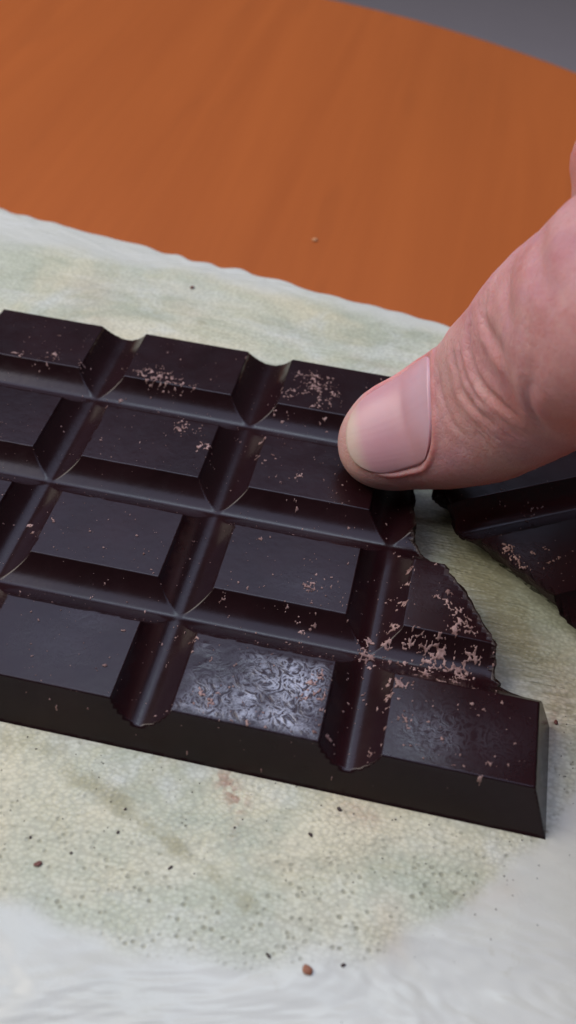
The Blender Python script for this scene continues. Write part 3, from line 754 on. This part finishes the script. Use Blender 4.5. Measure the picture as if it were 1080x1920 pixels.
def hand_rest():
    J = {}
    verts = []; rad = []; edges = []
    def v(p, r, parent=None):
        verts.append(tuple(W(p))); rad.append(r * MM)
        if parent is not None: edges.append((parent, len(verts) - 1))
        return len(verts) - 1
    palm = v((114, 24, 70), 17)
    web = v((101, 31, 67), 15, palm)
    th = v((90, 31, 62), 12.5, web)
    for k, ch in enumerate([[((103, 45, 72), 11), ((88, 51, 66), 9.6), ((70.8, 50.3, 55.3), 10.8), ((80, 70, 52), 8.2), ((92, 78, 38), 7.6), ((100, 74, 24), 6.8)],
               [((116, 50, 76), 11), ((108, 66, 74), 9.4), ((96, 80, 66), 8.8), ((104, 90, 44), 8.2), ((110, 82, 26), 7)],
               [((128, 48, 74), 11), ((124, 66, 71), 9.0), ((116, 80, 62), 8.4), ((122, 88, 42), 7.8), ((126, 78, 28), 6.8)],
               [((139, 42, 70), 10), ((140, 58, 66), 8.2), ((136, 70, 56), 7.6), ((138, 76, 40), 7.0), ((140, 68, 28), 6.2)]]):
        last = palm
        for p, r in ch: last = v(p, r, last)
    wr = v((136, 4, 74), 19, palm); w2 = v((158, -14, 80), 20, wr); w3 = v((190, -38, 88), 25, w2); v((240, -74, 98), 31, w3)
    me = bpy.data.meshes.new('rest'); me.from_pydata(verts, edges, [])
    o = bpy.data.objects.new('rest', me); C.objects.link(o)
    o.modifiers.new('skin', 'SKIN')
    for i, r in enumerate(rad):
        me.skin_vertices[0].data[i].radius = (r, r)
    me.skin_vertices[0].data[0].use_root = True
    s = o.modifiers.new('sub', 'SUBSURF'); s.levels = 3; s.render_levels = 3
    dg = bpy.context.evaluated_depsgraph_get()
    ev = o.evaluated_get(dg); out = bpy.data.meshes.new_from_object(ev)
    bpy.data.objects.remove(o)
    return out

def build_hand():
    s = np.concatenate([[.0], .02 + np.linspace(0, 1, 34) ** 1.6 * 7.0, np.arange(7.2, 66, .26), np.arange(66.3, SMAX - 4, 1.2)])
    nth = 288; th = np.linspace(-math.pi, math.pi, nth, endpoint=False)
    S, Tt = np.meshgrid(s[1:], th, indexing='ij')
    X = skin_point(S, Tt); ns = len(s) - 1
    V = X.reshape(-1, 3)
    tip = skin_point(np.array([.001]), np.array([0.])); tipc = X[0].mean(0); endc = X[-1].mean(0)
    V = np.vstack([V, tipc, endc]); F = []
    for i in range(ns - 1):
        for j in range(nth):
            j2 = (j + 1) % nth; F.append((i * nth + j, i * nth + j2, (i + 1) * nth + j2, (i + 1) * nth + j))
    n0 = ns * nth
    for j in range(nth):
        j2 = (j + 1) % nth; F.append((n0, j2, j)); F.append((n0 + 1, (ns - 1) * nth + j, (ns - 1) * nth + j2))
    base = tuple(W((84., 31., 50.)))
    tm = bpy.data.meshes.new('t'); tm.from_pydata([tuple(p) for p in W(V)], [], F); tm.update()
    import bmesh
    bm = bmesh.new(); bm.from_mesh(tm); bmesh.ops.recalc_face_normals(bm, faces=bm.faces); bm.to_mesh(tm); bm.free()
    rest = hand_rest()
    bm = bmesh.new(); bm.from_mesh(rest); bmesh.ops.recalc_face_normals(bm, faces=bm.faces); bm.to_mesh(rest); bm.free()
    a = bpy.data.objects.new('hand', tm); b = bpy.data.objects.new('tmp', rest); C.objects.link(a); C.objects.link(b)
    md = a.modifiers.new('u', 'BOOLEAN'); md.operation = 'UNION'; md.object = b; md.solver = 'EXACT'
    dg = bpy.context.evaluated_depsgraph_get(); res = bpy.data.meshes.new_from_object(a.evaluated_get(dg))
    if len(res.vertices) < len(tm.vertices) * .5:      # fall back: keep both shells in the one mesh
        bm = bmesh.new(); bm.from_mesh(tm); bm.from_mesh(rest); res = bpy.data.meshes.new('hand'); bm.to_mesh(res); bm.free()
    bpy.data.objects.remove(b); a.modifiers.clear(); a.data = res
    # soften the seam where the thumb grows out of the hand
    co = np.zeros(len(res.vertices) * 3); res.vertices.foreach_get('co', co); co = co.reshape(-1, 3)
    mm = co / MM - np.array([0, 0, Z0])
    from mathutils.kdtree import KDTree
    kd = KDTree(ns * nth)
    sub = W(X.reshape(-1, 3))
    for i, p in enumerate(sub): kd.insert(p, i)
    kd.balance()
    Sf = S.ravel(); Tf = Tt.ravel()
    near = np.zeros(len(co), int); dist = np.zeros(len(co))
    for i, p in enumerate(co):
        _, k, d = kd.find(p); near[i] = k; dist[i] = d
    s_ = Sf[near]; t_ = Tf[near]; far = dist > .0008
    ed = np.zeros(len(res.edges) * 2, int); res.edges.foreach_get('vertices', ed); ed = ed.reshape(-1, 2)
    seam = np.abs(np.where(far, 99, 0) - 0) > 0
    w = np.zeros(len(co))
    w[(s_ > 52)] = 1.0; w = np.where(far, np.exp(-(dist / .003) ** 2), w * sstep(60, 70, s_))
    cur = co.copy()
    deg = np.bincount(ed.ravel(), minlength=len(co)).astype(float)[:, None] + 1e-9
    for _ in range(40):
        acc = np.zeros_like(cur)
        for kx in range(3):
            acc[:, kx] = np.bincount(ed[:, 0], cur[ed[:, 1], kx], len(co)) + np.bincount(ed[:, 1], cur[ed[:, 0], kx], len(co))
        cur = cur + (acc / deg - cur) * (w[:, None] * .5)
    co = cur
    low = sstep(.75, 2.0, t_)
    red = np.clip(.85 * low * sstep(4, 16, s_) + .25 * sstep(2.0, 3.0, np.abs(t_)), 0, 1)
    nm = nail_mask_coords(s_, t_)
    red = np.clip(red + .25 * np.exp(-((nm + .8) / 1.0) ** 2) + .30 * np.exp(-((s_ - 44) / 7) ** 2) * np.exp(-((t_ - .55) / .35) ** 2), 0, 1)
    red[far] = .30
    pale = np.clip(.55 * (1 - sstep(2, 8, s_)) + .25 * np.exp(-((s_ - 30) / 4.) ** 2) * (1 - low), 0, 1); pale[far] = 0
    base = np.array(base)
    res.vertices.foreach_set('co', (co - base).astype(np.float32).ravel())
    for nme, arr in (('red', red), ('pale', pale)):
        at_ = res.attributes.new(nme, 'FLOAT', 'POINT'); at_.data.foreach_set('value', arr.astype(np.float32))
    res.polygons.foreach_set('use_smooth', np.ones(len(res.polygons), bool)); res.materials.clear(); res.materials.append(M_SKIN); res.update()
    res.name = 'hand'; a.location = tuple(base)
    tag(a, 'hand reaching in from the right with its thumb pressing on the slab', 'hand')
    # thumbnail
    nu, nv = 81, 91
    tt = np.linspace(-.992, .992, nu); vv_ = np.linspace(-1, 1, nv)
    TT, VV = np.meshgrid(tt, vv_, indexing='ij')
    mid = (NS0 + NS1) / 2; hl = (NS1 - NS0) / 2
    q = VV * np.where(VV > 0, (1 - np.abs(TT) ** 2.1) ** (1 / 2.0), (1 - np.abs(TT) ** 2.1) ** (1 / 4.0))
    Sn = mid + hl * q * np.where(VV < 0, 1.03, 1.0); Tn = TT * NAIL_T + nail_c(Sn)
    lift = .10 + .16 * (1 - np.abs(TT) ** 4) - .75 * sstep(.90, 1.0, VV) - .35 * sstep(.90, 1.0, np.abs(TT)) + .18 * np.exp(-(Sn - NS0) / 2.)
    top = nail_point(Sn, Tn, lift); bot = nail_point(Sn, Tn, lift - .5)
    Vn = np.concatenate([top.reshape(-1, 3), bot.reshape(-1, 3)]); Fn = []
    o2 = nu * nv
    for i in range(nu - 1):
        for j in range(nv - 1):
            f = (i * nv + j, (i + 1) * nv + j, (i + 1) * nv + j + 1, i * nv + j + 1)
            Fn.append(f); Fn.append(tuple(o2 + x for x in f[::-1]))
    for i in range(nu - 1):
        Fn.append((i * nv, i * nv + o2, (i + 1) * nv + o2, (i + 1) * nv)); k = nv - 1
        Fn.append((i * nv + k, (i + 1) * nv + k, (i + 1) * nv + k + o2, i * nv + k + o2))
    for j in range(nv - 1):
        Fn.append((j, j + 1, j + 1 + o2, j + o2)); k = (nu - 1) * nv
        Fn.append((k + j, k + j + o2, k + j + 1 + o2, k + j + 1))
    lun = sstep(NS1 - 12., NS1 - 3., Sn - 9.0 * np.abs(Tn + .25) ** 2) * .45
    fe = 1 - sstep(NS0 + .5, NS0 + 2.4, Sn - .6 * TT ** 2)
    rid = .5 + .5 * np.sin(Tn * 46 + 2.5 * np.sin(Tn * 13)) * (.4 + .5 * fbm(Tn * 9, Sn * .15, 7, 2)) + 0 * Sn
    at2 = {k_: np.concatenate([x.ravel(), x.ravel()]) for k_, x in dict(lunula=lun, free_edge=fe, ridge=rid).items()}
    nail = mesh_obj('thumbnail', Vn + np.array([0, 0, Z0]) - base / MM, Fn, M_NAIL, a, attrs=at2)
    return a
hand = build_hand()
